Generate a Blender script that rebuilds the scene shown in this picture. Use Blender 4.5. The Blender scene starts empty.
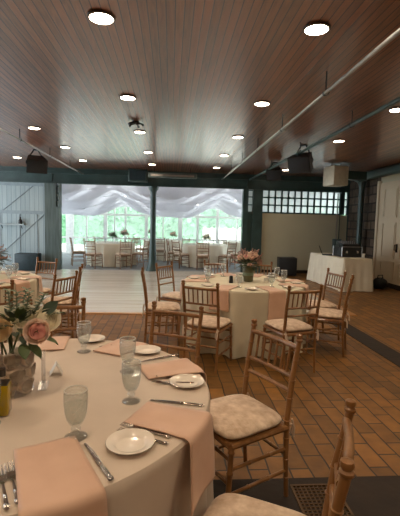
import bpy, math, random
from mathutils import Vector, Matrix, Euler
random.seed(7)
PI = math.pi
S = bpy.context.scene
COL = S.collection
rad = math.radians

# ------------------------------------------------------------------ materials
def lin(r, g, b):
    f = lambda c: (c / 255 / 12.92) if c / 255 <= 0.04045 else ((c / 255 + 0.055) / 1.055) ** 2.4
    return (f(r), f(g), f(b), 1)

class NT:
    def __init__(s, name):
        s.m = bpy.data.materials.new(name); s.m.use_nodes = True
        s.t = s.m.node_tree; s.t.nodes.clear()
        s.out = s.n('ShaderNodeOutputMaterial')
    def n(s, typ, **kw):
        nd = s.t.nodes.new(typ)
        for k, v in kw.items():
            if k in nd.inputs: nd.inputs[k].default_value = v
            else: setattr(nd, k, v)
        return nd
    def l(s, a, b): s.t.links.new(a, b)
    def coords(s, scale=(1, 1, 1), rot=(0, 0, 0)):
        tc = s.n('ShaderNodeTexCoord'); mp = s.n('ShaderNodeMapping')
        mp.inputs['Scale'].default_value = scale; mp.inputs['Rotation'].default_value = rot
        s.l(tc.outputs['Object'], mp.inputs['Vector']); return mp.outputs['Vector']
    def ramp(s, fac, stops):
        r = s.n('ShaderNodeValToRGB'); e = r.color_ramp.elements
        e[0].position, e[0].color = stops[0]; e[1].position, e[1].color = stops[-1]
        for p, c in stops[1:-1]:
            x = e.new(p); x.color = c
        s.l(fac, r.inputs['Fac']); return r.outputs['Color']

def mat(name, color, rough=0.5, metal=0.0, color2=None, scale=12.0, stretch=(1, 1, 1), bump=0.0, bscale=None, spec=0.5, trans=0.0, sheen=0.0, coat=0.0):
    k = NT(name)
    p = k.n('ShaderNodeBsdfPrincipled'); p.inputs['Roughness'].default_value = rough
    p.inputs['Metallic'].default_value = metal; p.inputs['Specular IOR Level'].default_value = spec
    p.inputs['Sheen Weight'].default_value = sheen; p.inputs['Coat Weight'].default_value = coat
    c2 = color2 or tuple(x * 0.82 for x in color[:3]) + (1,)
    v = k.coords(stretch)
    nz = k.n('ShaderNodeTexNoise', Scale=scale, Detail=4.0); k.l(v, nz.inputs['Vector'])
    k.l(k.ramp(nz.outputs['Fac'], [(0.3, c2), (0.7, color)]), p.inputs['Base Color'])
    if bump:
        nb = k.n('ShaderNodeTexNoise', Scale=bscale or scale * 3, Detail=3.0); k.l(v, nb.inputs['Vector'])
        b = k.n('ShaderNodeBump', Strength=bump, Distance=0.02); k.l(nb.outputs['Fac'], b.inputs['Height'])
        k.l(b.outputs['Normal'], p.inputs['Normal'])
    if trans:
        tr = k.n('ShaderNodeBsdfTranslucent'); tr.inputs['Color'].default_value = color
        mx = k.n('ShaderNodeMixShader', Fac=trans)
        k.l(p.outputs[0], mx.inputs[1]); k.l(tr.outputs[0], mx.inputs[2]); k.l(mx.outputs[0], k.out.inputs[0])
    else:
        k.l(p.outputs[0], k.out.inputs[0])
    return k.m

def glass_mat(name, tint=(0.95, 0.97, 0.97, 1), gloss=0.05, edge=0.55, rough=0.03, bump=0.0):
    k = NT(name)
    t = k.n('ShaderNodeBsdfTransparent', Color=tint); g = k.n('ShaderNodeBsdfGlossy', Roughness=rough)
    lw = k.n('ShaderNodeLayerWeight', Blend=0.35)
    mr = k.n('ShaderNodeMapRange'); mr.inputs['To Min'].default_value = gloss; mr.inputs['To Max'].default_value = edge
    k.l(lw.outputs['Facing'], mr.inputs['Value'])
    if bump:
        nb = k.n('ShaderNodeTexVoronoi', Scale=90.0); k.l(k.coords(), nb.inputs['Vector'])
        b = k.n('ShaderNodeBump', Strength=bump, Distance=0.01); k.l(nb.outputs['Distance'], b.inputs['Height'])
        k.l(b.outputs['Normal'], g.inputs['Normal']); k.l(b.outputs['Normal'], lw.inputs['Normal'])
    mx = k.n('ShaderNodeMixShader'); k.l(mr.outputs[0], mx.inputs[0])
    k.l(t.outputs[0], mx.inputs[1]); k.l(g.outputs[0], mx.inputs[2]); k.l(mx.outputs[0], k.out.inputs[0])
    return k.m

def emit_mat(name, color, strength):
    k = NT(name); e = k.n('ShaderNodeEmission', Color=color, Strength=strength); k.l(e.outputs[0], k.out.inputs[0]); return k.m

def brick_mat(name, c1, c2, mortar, w, h, rough=0.55, along_y=True, bump=0.4, msize=0.006, spec=0.4, vertical=None):
    k = NT(name); p = k.n('ShaderNodeBsdfPrincipled'); p.inputs['Roughness'].default_value = rough
    p.inputs['Specular IOR Level'].default_value = spec
    tc = k.n('ShaderNodeTexCoord'); sp = k.n('ShaderNodeSeparateXYZ'); cb = k.n('ShaderNodeCombineXYZ')
    k.l(tc.outputs['Object'], sp.inputs[0])
    a, b_ = {'yz': ('Y', 'Z'), 'xz': ('X', 'Z')}.get(vertical, ('Y', 'X') if along_y else ('X', 'Y'))
    wob = k.n('ShaderNodeTexNoise', Scale=3.0, Detail=2.0); k.l(tc.outputs['Object'], wob.inputs['Vector'])
    ad = k.n('ShaderNodeMath', operation='MULTIPLY_ADD'); ad.inputs[1].default_value = 0.03
    k.l(wob.outputs['Fac'], ad.inputs[0]); k.l(sp.outputs[b_], ad.inputs[2])
    k.l(sp.outputs[a], cb.inputs['X']); k.l(ad.outputs[0], cb.inputs['Y'])
    br = k.n('ShaderNodeTexBrick'); br.inputs['Scale'].default_value = 1.0
    br.inputs['Brick Width'].default_value = w; br.inputs['Row Height'].default_value = h
    br.inputs['Mortar Size'].default_value = msize; br.inputs['Mortar Smooth'].default_value = 0.3
    br.inputs['Color1'].default_value = c1; br.inputs['Color2'].default_value = c2; br.inputs['Mortar'].default_value = mortar
    br.inputs['Bias'].default_value = 0.0
    k.l(cb.outputs[0], br.inputs['Vector'])
    nz = k.n('ShaderNodeTexNoise', Scale=9.0, Detail=6.0); k.l(tc.outputs['Object'], nz.inputs['Vector'])
    mx = k.n('ShaderNodeMix', data_type='RGBA', blend_type='MULTIPLY'); mx.inputs['Factor'].default_value = 0.55
    k.l(br.outputs['Color'], mx.inputs[6])
    k.l(k.ramp(nz.outputs['Fac'], [(0.3, (0.5, 0.46, 0.42, 1)), (0.7, (1.2, 1.15, 1.1, 1))]), mx.inputs[7])
    k.l(mx.outputs[2], p.inputs['Base Color'])
    sb = k.n('ShaderNodeMath', operation='SUBTRACT'); 
    k.l(nz.outputs['Fac'], sb.inputs[0]); k.l(br.outputs['Fac'], sb.inputs[1])
    bp = k.n('ShaderNodeBump', Strength=bump, Distance=0.012); k.l(sb.outputs[0], bp.inputs['Height'])
    k.l(bp.outputs['Normal'], p.inputs['Normal']); k.l(p.outputs[0], k.out.inputs[0])
    return k.m

def plank_mat(name, c1, c2, w, axis='X', rough=0.3, groove=(0.05, 0.03, 0.02, 1), gw=0.06, spec=0.5, grain=(14, 0.7, 14), bump=0.6, length=None, coat=0.0):
    """boards that run along the other axis; grooves every w metres along `axis`"""
    k = NT(name); p = k.n('ShaderNodeBsdfPrincipled'); p.inputs['Roughness'].default_value = rough
    p.inputs['Specular IOR Level'].default_value = spec; p.inputs['Coat Weight'].default_value = coat; p.inputs['Coat Roughness'].default_value = 0.22
    tc = k.n('ShaderNodeTexCoord'); sp = k.n('ShaderNodeSeparateXYZ'); k.l(tc.outputs['Object'], sp.inputs[0])
    dv = k.n('ShaderNodeMath', operation='DIVIDE'); dv.inputs[1].default_value = w; k.l(sp.outputs[axis], dv.inputs[0])
    fr = k.n('ShaderNodeMath', operation='FRACT'); k.l(dv.outputs[0], fr.inputs[0])
    fl = k.n('ShaderNodeMath', operation='FLOOR'); k.l(dv.outputs[0], fl.inputs[0])
    wn = k.n('ShaderNodeTexWhiteNoise', noise_dimensions='1D'); k.l(fl.outputs[0], wn.inputs['W'])
    lt = k.n('ShaderNodeMath', operation='LESS_THAN'); lt.inputs[1].default_value = gw; k.l(fr.outputs[0], lt.inputs[0])
    mp = k.n('ShaderNodeMapping'); mp.inputs['Scale'].default_value = grain
    k.l(tc.outputs['Object'], mp.inputs['Vector'])
    of = k.n('ShaderNodeVectorMath', operation='ADD'); k.l(mp.outputs[0], of.inputs[0])
    cb = k.n('ShaderNodeCombineXYZ'); ml = k.n('ShaderNodeMath', operation='MULTIPLY'); ml.inputs[1].default_value = 31.0
    k.l(wn.outputs['Value'], ml.inputs[0]); k.l(ml.outputs[0], cb.inputs['Z']); k.l(cb.outputs[0], of.inputs[1])
    nz = k.n('ShaderNodeTexNoise', Scale=1.0, Detail=5.0, Distortion=1.2); k.l(of.outputs[0], nz.inputs['Vector'])
    ad = k.n('ShaderNodeMath', operation='MULTIPLY_ADD'); ad.inputs[1].default_value = 0.35
    k.l(wn.outputs['Value'], ad.inputs[0]); k.l(nz.outputs['Fac'], ad.inputs[2])
    colr = k.ramp(ad.outputs[0], [(0.35, c2), (0.85, c1)])
    mx = k.n('ShaderNodeMix', data_type='RGBA'); k.l(lt.outputs[0], mx.inputs['Factor'])
    k.l(colr, mx.inputs[6]); mx.inputs[7].default_value = groove
    k.l(mx.outputs[2], p.inputs['Base Color'])
    inv = k.n('ShaderNodeMath', operation='MULTIPLY_ADD'); inv.inputs[1].default_value = -1.0
    tw = k.n('ShaderNodeMath', operation='MULTIPLY'); tw.inputs[1].default_value = 0.12
    k.l(nz.outputs['Fac'], tw.inputs[0]); k.l(lt.outputs[0], inv.inputs[0]); k.l(tw.outputs[0], inv.inputs[2])
    bp = k.n('ShaderNodeBump', Strength=bump, Distance=0.006); k.l(inv.outputs[0], bp.inputs['Height'])
    k.l(bp.outputs['Normal'], p.inputs['Normal']); k.l(p.outputs[0], k.out.inputs[0])
    return k.m

M = {}
M['chair'] = mat('chair_wood', (0.31, 0.15, 0.052, 1), 0.32, color2=(0.19, 0.085, 0.028, 1), scale=6, stretch=(4, 4, 1), coat=0.2)
M['cushion'] = mat('cushion_damask', lin(226, 205, 182), 0.75, color2=lin(186, 158, 130), scale=22, bump=0.25, bscale=45, sheen=0.2)
M['tie'] = mat('ribbon', lin(225, 205, 185), 0.7)
M['cloth'] = mat('table_linen', lin(210, 194, 176), 0.75, color2=lin(199, 182, 164), scale=4, bump=0.12, bscale=7, sheen=0.15)
M['cloth_mid'] = mat('ivory_linen', lin(226, 220, 196), 0.75, color2=lin(214, 207, 183), scale=4, bump=0.12, bscale=7)
M['white_cloth'] = mat('white_linen', lin(232, 225, 205), 0.8, color2=lin(222, 214, 194), scale=4, bump=0.12, bscale=6)
M['napkin'] = mat('blush_satin', lin(215, 178, 152), 0.55, color2=lin(203, 164, 138), scale=7, bump=0.1, bscale=9, sheen=0.2)
M['china'] = mat('china', lin(238, 228, 214), 0.15, color2=lin(232, 222, 208), coat=0.3)
M['silver'] = mat('silver', (0.55, 0.52, 0.48, 1), 0.22, 1.0)
M['silver_dark'] = mat('knife_steel', (0.35, 0.33, 0.31, 1), 0.2, 1.0)
M['glass'] = glass_mat('goblet_glass', gloss=0.10, edge=0.62, rough=0.08, bump=0.5)
M['glass_rim'] = mat('goblet_rim', lin(225, 222, 215), 0.15)
M['vase_glass'] = glass_mat('vase_glass', tint=(.985, .99, .985, 1), gloss=0.03, edge=0.4)
M['acrylic'] = glass_mat('acrylic', tint=(0.9, 0.9, 0.9, 1), gloss=0.22, edge=0.5, rough=0.15)
M['pane'] = glass_mat('window_pane', gloss=0.02, edge=0.25)
M['water'] = glass_mat('water', tint=(0.86, 0.88, 0.86, 1), gloss=0.04, edge=0.3)
M['shell'] = mat('oyster_shell', lin(246, 232, 214), 0.45, color2=lin(196, 172, 150), scale=9, bump=0.2, bscale=40)
M['oil'] = mat('olive_oil', lin(176, 148, 10), 0.08, color2=lin(150, 122, 8), scale=3, coat=0.5)
M['oil_cap'] = mat('bottle_cap', lin(52, 44, 36), 0.4)
M['rose_pink'] = mat('pink_petal', lin(248, 204, 194), 0.6, color2=lin(242, 186, 178), scale=30, trans=0.4)
M['rose_blush'] = mat('blush_petal', lin(248, 228, 210), 0.6, color2=lin(244, 218, 202), scale=30, trans=0.4)
M['rose_cream'] = mat('cream_petal', lin(253, 248, 230), 0.6, color2=lin(250, 242, 220), scale=30, trans=0.4)
M['rose_peach'] = mat('peach_petal', lin(253, 236, 204), 0.6, color2=lin(250, 224, 184), scale=30, trans=0.4)
M['dusty'] = mat('dusty_petal', lin(204, 164, 148), 0.65, color2=lin(166, 126, 114), scale=30, trans=0.2)
M['leaf'] = mat('leaf', lin(96, 112, 70), 0.5, color2=lin(66, 82, 50), scale=14, trans=0.15)
M['leaf_dark'] = mat('dark_leaf', lin(74, 92, 76), 0.5, color2=lin(54, 70, 58), scale=14)
M['eucalyptus'] = mat('eucalyptus', lin(140, 156, 132), 0.6, color2=lin(108, 126, 104), scale=14, trans=0.15)
M['vase_green'] = mat('vase_moss', lin(104, 104, 70), 0.5, color2=lin(80, 76, 50), scale=20, bump=0.3)
M['green'] = mat('green_iron', lin(56, 80, 79), 0.35, color2=lin(44, 65, 65), scale=4)
M['postgrey'] = mat('grey_green_timber', lin(92, 108, 106), 0.6, color2=lin(70, 84, 84), scale=3, stretch=(6, 6, 0.6), bump=0.1)
M['barn'] = plank_mat('barn_boards', lin(166, 182, 186), lin(142, 160, 168), 0.13, 'X', rough=0.6, groove=lin(96, 112, 120), gw=0.06, grain=(10, 10, 0.7), bump=0.5)
M['barn_trim'] = mat('barn_trim', lin(176, 188, 192), 0.6, color2=lin(158, 170, 176), scale=5)
M['barn_edge'] = mat('barn_brace', lin(146, 162, 170), 0.6)
M['screen'] = mat('painted_board', lin(192, 188, 164), 0.65, color2=lin(184, 180, 156), scale=1.2)
M['door'] = mat('door_paint', lin(206, 190, 164), 0.5, color2=lin(196, 180, 154), scale=2)
M['stone'] = brick_mat('stone_wall', lin(96, 82, 68), lin(62, 52, 44), lin(44, 38, 34), 0.42, 0.24, 0.8, vertical='yz', bump=0.8, msize=0.025)
M['floor'] = brick_mat('brick_pavers', lin(143, 98, 38), lin(107, 73, 26), lin(36, 23, 8), 0.27, 0.128, 0.5, bump=0.35, msize=0.0065, spec=0.5)
M['dance'] = plank_mat('dance_boards', lin(206, 200, 188), lin(178, 171, 158), 0.09, 'Y', rough=0.24, groove=lin(140, 126, 108), gw=0.04, grain=(0.8, 14, 14), bump=0.15)
M['dance_trim'] = mat('dance_edging', lin(190, 140, 84), 0.4, color2=lin(166, 116, 64), scale=3, stretch=(1, 8, 8))
M['ceiling'] = plank_mat('ceiling_boards', lin(158, 96, 60), lin(100, 58, 36), 0.066, 'X', rough=0.36, groove=lin(44, 25, 16), gw=0.13, grain=(26, 2.2, 26), bump=0.8, spec=0.9, coat=1.0)
M['slab'] = mat('dark_slab', lin(42, 28, 16), 0.75, color2=lin(30, 20, 12), scale=6, bump=0.2)
M['grate'] = mat('brass_grate', lin(92, 68, 42), 0.45, 0.5)
M['tent_floor'] = mat('tent_carpet', lin(132, 134, 134), 0.85, color2=lin(116, 118, 118), scale=8)
M['drape'] = mat('sheer_drape', lin(232, 232, 236), 0.8, color2=lin(220, 220, 226), scale=3, trans=0.42)
M['canvas'] = mat('tent_canvas', lin(240, 240, 240), 0.8, trans=0.55)
M['tent_frame'] = mat('white_frame', lin(232, 232, 226), 0.5)
M['hedge'] = mat('hedge_leaf', lin(140, 186, 150), 0.6, color2=lin(84, 140, 104), scale=2.5, trans=0.2)
M['lawn'] = mat('lawn', lin(120, 160, 90), 0.9, color2=lin(94, 136, 70), scale=1.5)
M['paving'] = mat('sunlit_paving', lin(222, 218, 208), 0.8)
M['black'] = mat('black_plastic', lin(26, 28, 30), 0.45, color2=lin(18, 20, 22), scale=20)
M['black_mesh'] = mat('speaker_cloth', lin(34, 37, 40), 0.7, bump=0.3, scale=60)
M['teal_box'] = mat('dark_teal_case', lin(34, 56, 64), 0.5, color2=lin(26, 44, 52))
M['steel_pipe'] = mat('galvanised_pipe', (0.42, 0.40, 0.38, 1), 0.3, 0.9)
M['beige_metal'] = mat('beige_metal', lin(190, 186, 168), 0.45)
M['disc_rim'] = mat('lamp_rim', lin(92, 76, 64), 0.4)
M['lamp'] = emit_mat('lamp_glow', (1.0, 0.82, 0.62, 1), 26.0)
M['fairy'] = emit_mat('fairy_glow', (1.0, 0.93, 0.82, 1), 9.0)
M['screen_glow'] = mat('laptop_screen', lin(60, 64, 66), 0.25)
M['white'] = mat('white_paint', lin(228, 224, 214), 0.5)
M['room'] = mat('plaster', lin(176, 160, 140), 0.8)

# frosted window glass lets daylight in and blurs what is behind
def milky(name, frac, gloss, edge, bump=0):
    m = glass_mat(name, gloss=gloss, edge=edge, rough=0.08, bump=bump); t = m.node_tree; o = [n for n in t.nodes if n.type == 'OUTPUT_MATERIAL'][0]
    src_ = o.inputs[0].links[0].from_socket
    d = t.nodes.new('ShaderNodeBsdfDiffuse'); d.inputs['Color'].default_value = (.9, .9, .88, 1)
    tr = t.nodes.new('ShaderNodeBsdfTranslucent'); tr.inputs['Color'].default_value = (.9, .92, .9, 1)
    a = t.nodes.new('ShaderNodeMixShader'); t.links.new(d.outputs[0], a.inputs[1]); t.links.new(tr.outputs[0], a.inputs[2])
    b = t.nodes.new('ShaderNodeMixShader'); b.inputs[0].default_value = frac
    t.links.new(src_, b.inputs[1]); t.links.new(a.outputs[0], b.inputs[2]); t.links.new(b.outputs[0], o.inputs[0])
    return m
M['glass'] = milky('goblet_pressed_glass', .06, .04, .42, .6)
M['water'] = glass_mat('water_clear', tint=(.96, .97, .96, 1), gloss=.03, edge=.2)
M['pane'] = milky('vinyl_window', .18, .02, .2)
k = NT('frosted_glass')
tl = k.n('ShaderNodeBsdfTranslucent', Color=(0.92, 0.95, 0.93, 1)); gl = k.n('ShaderNodeBsdfGlossy', Roughness=0.25)
tp = k.n('ShaderNodeBsdfTransparent', Color=(0.95, 0.97, 0.95, 1))
m0 = k.n('ShaderNodeMixShader', Fac=0.35); k.l(tl.outputs[0], m0.inputs[1]); k.l(tp.outputs[0], m0.inputs[2])
mx = k.n('ShaderNodeMixShader', Fac=0.06); k.l(m0.outputs[0], mx.inputs[1]); k.l(gl.outputs[0], mx.inputs[2]); k.l(mx.outputs[0], k.out.inputs[0])
M['frosted'] = k.m

# ------------------------------------------------------------------ mesh builder
class MB:
    def __init__(s): s.v = []; s.f = []
    def add(s, vs, fs, mtx=None):
        o = len(s.v)
        s.v += [tuple(mtx @ Vector(p)) if mtx else tuple(p) for p in vs]
        s.f += [tuple(i + o for i in f) for f in fs]
        return s
    def box(s, c, d, mtx=None, bev=0.0):
        x, y, z = (q / 2 for q in d)
        if not bev:
            vs = [(c[0] + i * x, c[1] + j * y, c[2] + k_ * z) for i in (-1, 1) for j in (-1, 1) for k_ in (-1, 1)]
            return s.add(vs, [(0, 1, 3, 2), (4, 6, 7, 5), (0, 4, 5, 1), (2, 3, 7, 6), (0, 2, 6, 4), (1, 5, 7, 3)], mtx)
        b = min(bev, x, y, z) ; ring = []
        def loop(ix, iy, zz):
            ix = max(ix, 1e-4); iy = max(iy, 1e-4)
            r = b * 0.6 if ix > b and iy > b else 0
            pts = []
            for sx, sy, a0 in ((1, 1, 0), (-1, 1, 90), (-1, -1, 180), (1, -1, 270)):
                for a in (0, 45, 90):
                    t = rad(a0 + a); pts.append((c[0] + sx * (ix - r) + r * math.cos(t), c[1] + sy * (iy - r) + r * math.sin(t), c[2] + zz))
            return pts
        loops = [loop(x - b, y - b, -z), loop(x - b * .3, y - b * .3, -z + b * .3), loop(x, y, -z + b), loop(x, y, z - b), loop(x - b * .3, y - b * .3, z - b * .3), loop(x - b, y - b, z)]
        n = 12; vs = [p for l in loops for p in l]; fs = []
        for i in range(5):
            for j in range(n): fs.append((i * n + j, i * n + (j + 1) % n, (i + 1) * n + (j + 1) % n, (i + 1) * n + j))
        fs.append(tuple(reversed(range(n)))); fs.append(tuple(range(5 * n, 6 * n)))
        return s.add(vs, fs, mtx)
    def tube(s, pts, r, n=8, mtx=None, cap=True):
        pts = [Vector(p) for p in pts]; m = len(pts)
        rs = r if isinstance(r, (list, tuple)) else [r] * m
        vs = []; ref = None
        for i, p in enumerate(pts):
            d = (pts[min(i + 1, m - 1)] - pts[max(i - 1, 0)])
            d = d.normalized() if d.length else Vector((0, 0, 1))
            if ref is None:
                ref = Vector((1, 0, 0)) if abs(d.x) < 0.8 else Vector((0, 1, 0))
            a = (ref - d * ref.dot(d)).normalized(); b = d.cross(a); ref = a
            for j in range(n):
                t = 2 * PI * j / n; vs.append(p + a * math.cos(t) * rs[i] + b * math.sin(t) * rs[i])
        fs = [(i * n + j, i * n + (j + 1) % n, (i + 1) * n + (j + 1) % n, (i + 1) * n + j) for i in range(m - 1) for j in range(n)]
        if cap: fs += [tuple(reversed(range(n))), tuple(range((m - 1) * n, m * n))]
        return s.add(vs, fs, mtx)
    def lathe(s, prof, n=24, mtx=None, c=(0, 0, 0), capb=False, capt=False):
        vs = [(c[0] + r * math.cos(2 * PI * j / n), c[1] + r * math.sin(2 * PI * j / n), c[2] + z) for r, z in prof for j in range(n)]
        m = len(prof)
        fs = [(i * n + j, i * n + (j + 1) % n, (i + 1) * n + (j + 1) % n, (i + 1) * n + j) for i in range(m - 1) for j in range(n)]
        if capb: fs.append(tuple(reversed(range(n))))
        if capt: fs.append(tuple(range((m - 1) * n, m * n)))
        return s.add(vs, fs, mtx)
    def ball(s, c, r, n=10, mtx=None):
        r = r if isinstance(r, (list, tuple)) else (r, r, r); h = n // 2; vs = []
        for i in range(h + 1):
            a = PI * i / h; q = max(math.sin(a), 1e-3)
            for j in range(n):
                t = 2 * PI * j / n; vs.append((c[0] + r[0] * q * math.cos(t), c[1] + r[1] * q * math.sin(t), c[2] - r[2] * math.cos(a)))
        fs = [(i * n + j, i * n + (j + 1) % n, (i + 1) * n + (j + 1) % n, (i + 1) * n + j) for i in range(h) for j in range(n)]
        return s.add(vs, fs, mtx)
    def grid(s, fn, nu, nv, mtx=None):
        vs = [fn(i / nu, j / nv) for i in range(nu + 1) for j in range(nv + 1)]
        fs = [(i * (nv + 1) + j, (i + 1) * (nv + 1) + j, (i + 1) * (nv + 1) + j + 1, i * (nv + 1) + j + 1) for i in range(nu) for j in range(nv)]
        return s.add(vs, fs, mtx)
    def build(s, name, m, parent=None, smooth=True, loc=None, rz=0):
        me = bpy.data.meshes.new(name); me.from_pydata(s.v, [], s.f); me.update()
        me.materials.append(M[m] if isinstance(m, str) else m)
        if smooth:
            me.polygons.foreach_set('use_smooth', [True] * len(me.polygons))
            me.set_sharp_from_angle(angle=rad(42))
        o = bpy.data.objects.new(name, me); COL.objects.link(o)
        if parent: o.parent = parent
        if loc: o.location = loc
        if rz: o.rotation_euler.z = rz
        return o

def tag(o, label=None, cat=None, group=None, kind=None):
    if label: o['label'] = label
    if cat: o['category'] = cat
    if group: o['group'] = group
    if kind: o['kind'] = kind
    return o
def empty(name, loc=(0, 0, 0), rz=0, label=None, cat=None, group=None):
    o = bpy.data.objects.new(name, None); COL.objects.link(o); o.empty_display_size = 0.1
    o.location = loc; o.rotation_euler.z = rz
    return tag(o, label, cat, group)
def dup(o, loc=None, rz=None, label=None, group=None, parent=None):
    c = o.copy(); COL.objects.link(c)
    if parent: c.parent = parent
    for ch in [q for q in bpy.data.objects if q.parent == o]: dup(ch, parent=c)
    if loc is not None: c.location = loc
    if rz is not None: c.rotation_euler.z = rz
    if label: c['label'] = label
    if group: c['group'] = group
    return c
def struct(o): o['kind'] = 'structure'; return o

# ------------------------------------------------------------------ camera
def cam_axes(yaw, pitch, roll):
    f = Vector((math.sin(yaw) * math.cos(pitch), math.cos(yaw) * math.cos(pitch), -math.sin(pitch)))
    r = Vector((math.cos(yaw), -math.sin(yaw), 0)); u = r.cross(f)
    return r * math.cos(roll) - u * math.sin(roll), u * math.cos(roll) + r * math.sin(roll), f
cr, cu, cf = cam_axes(0.07425745, 0.08796929, -0.0245)
cd = bpy.data.cameras.new('camera'); cam = bpy.data.objects.new('camera', cd); COL.objects.link(cam)
cd.sensor_fit = 'HORIZONTAL'; cd.sensor_width = 36; cd.lens = 36.0; cd.clip_start = 0.05; cd.clip_end = 200
mw = Matrix.Identity(4)
for i in range(3): mw[i][0], mw[i][1], mw[i][2] = cr[i], cu[i], -cf[i]
mw[2][3] = 1.5
cam.matrix_world = mw; S.camera = cam

# ------------------------------------------------------------------ the setting
H = 3.0; XL, XR, YB, YW = -7.0, 5.5, -2.5, 12.2
struct(MB().box(((XL + XR) / 2, (YB + YW) / 2, -0.1), (XR - XL, YW - YB, 0.2)).build('floor', 'floor', smooth=False))
struct(MB().box(((XL + XR) / 2, (YB + YW) / 2, H + 0.15), (XR - XL + .4, YW - YB + .3, 0.3)).build('ceiling', 'ceiling', smooth=False))
struct(MB().box(((XL + 3.08) / 2, 9.35, 0.004), (3.08 - XL, 5.7, 0.008)).build('floor_dance', 'dance', smooth=False))
struct(MB().box(((XL + 3.16) / 2, 6.46, 0.005), (3.16 - XL, 0.1, 0.012)).build('trim_1', 'dance_trim', smooth=False))
struct(MB().box((3.12, 9.35, 0.005), (0.09, 5.7, 0.012)).build('trim_2', 'dance_trim', smooth=False))
struct(MB().box((2.62, 3.45, 0.003), (0.27, 5.6, 0.006)).build('trim_3', 'slab', smooth=False))
struct(MB().box((1.3, 1.93, 0.003), (4.4, 0.54, 0.006)).build('trim_4', 'slab', smooth=False))
# left, right and rear walls
lw_ = MB()
lw_.box((XL - .1, 1.25, 1.5), (.2, 7.5, 3.0)); lw_.box((XL - .1, 8.6, 2.9), (.2, 7.2, .2)); lw_.box((XL - .1, 8.6, .1), (.2, 7.2, .2))
struct(lw_.build('wall_left', 'room', smooth=False))
struct(MB().box(((XL + XR) / 2, YB - .1, 1.5), (XR - XL, .2, 3.0)).build('wall_rear', 'room', smooth=False))
struct(MB().box((XR + .1, 3.9, 1.5), (.2, 12.8, 3.0)).build('wall_right', 'screen', smooth=False))
struct(MB().box((XR + .1, 11.32, 1.5), (.2, 2.05, 3.0)).build('wall_stone', 'stone', smooth=False))
# barn-door wall at far left
struct(MB().box(((XL - 3.7) / 2, YW + .06, 1.4), (-3.7 - XL, .12, 2.8)).build('wall_back_left', 'barn', smooth=False))
bt = MB()
for z in (0.12, 1.68, 2.5): bt.box((-5.35, YW - .012, z), (3.3, .024, .10))
for a, b in (((-4.98, .45), (-3.75, 1.62)), ((-5.05, 1.62), (-4.0, 2.5))):
    bt.tube([(a[0], YW - .012, a[1]), (b[0], YW - .012, b[1])], .013, 6)
for x in (-5.0, -4.45, -3.95): bt.box((x, YW - .006, 0.9), (.03, .02, 1.5))
struct(bt.build('trim_5', 'barn_edge', smooth=False))
# header beam across the opening
hb = MB(); hb.box(((XL + XR) / 2, YW, 2.86), (XR - XL, .16, .06)); hb.box(((XL + XR) / 2, YW, 2.57), (XR - XL, .16, .05)); hb.box(((XL + XR) / 2, YW, 2.72), (XR - XL, .06, .28))
hb.box(((XL + XR) / 2, YW + .05, 2.95), (XR - XL, .10, .12))
for i in range(5):
    hb.box((XL + .6 + i * 2.9, YW, 2.72), (.03, .13, .27))
struct(hb.build('beam', 'green', smooth=False))
# left timber post with a strip of lights
pl = MB(); pl.box((-3.53, YW, 1.27), (.32, .26, 2.54)); pl.box((-3.32, YW, .92), (.10, .26, 1.84))
for z in (1.86, 2.06, 2.26, 2.46): pl.box((-3.32, YW, z), (.10, .2, .04))
pl.box((-3.28, YW, 2.2), (.03, .26, .7))
struct(pl.build('pillar_left', 'postgrey', smooth=False))
struct(MB().box((-3.33, YW, 2.18), (.07, .012, .64)).build('window_1', 'frosted', smooth=False))
# slender iron post with flared foot
struct(MB().lathe([(.21, 0), (.21, .03), (.19, .06), (.15, .16), (.12, .36), (.105, .6), (.09, .9), (.085, 2.3), (.10, 2.4), (.15, 2.47), (.16, 2.54)], 20, c=(-.54, YW, 0), capb=True).build('pillar_middle', 'green'))
pr = MB(); pr.box((2.25, YW, 1.27), (.16, .22, 2.54)); pr.box((2.62, YW, 1.27), (.30, .24, 2.54)); pr.box((2.40, YW, .92), (.16, .12, 1.84))
for z in (1.86, 2.08, 2.32, 2.52): pr.box((2.40, YW, z), (.16, .06, .035))
struct(pr.build('pillar_right', 'green', smooth=False))
struct(MB().box((2.40, YW, 2.18), (.16, .012, .7)).build('window_2', 'frosted', smooth=False))
# long painted board below the glazed strip
struct(MB().box((4.13, YW + .02, .93), (2.74, .10, 1.82)).build('wall_back_right', 'screen', smooth=False))
struct(MB().box((4.13, YW - .05, .05), (2.74, .03, .10)).build('baseboard_back', 'slab', smooth=False))
# glazed grid, three rows of panes
x0, x1, z0, z1 = 2.77, 5.23, 1.86, 2.55
g = MB()
for i in range(13): g.box((x0 + (x1 - x0) * i / 12, YW, (z0 + z1) / 2), (.042, .06, z1 - z0))
for i in range(4): g.box(((x0 + x1) / 2, YW, z0 + (z1 - z0) * i / 3), (x1 - x0, .06, .042))
g.box((5.29, YW, 2.2), (.12, .14, .7)); g.box((5.47, YW, 2.2), (.05, .10, .7))
g.box((5.39, YW, 2.1), (.14, .05, .04)); g.box((5.39, YW, 2.32), (.14, .05, .04)); g.box((5.5, YW, .93), (.06, .1, 1.86))
wf = struct(g.build('window_3', 'green', smooth=False))
MB().box(((x0 + 5.5) / 2, YW + .01, (z0 + z1) / 2), (5.5 - x0, .012, z1 - z0)).build('glass_pane', 'frosted', wf, smooth=False)
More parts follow.
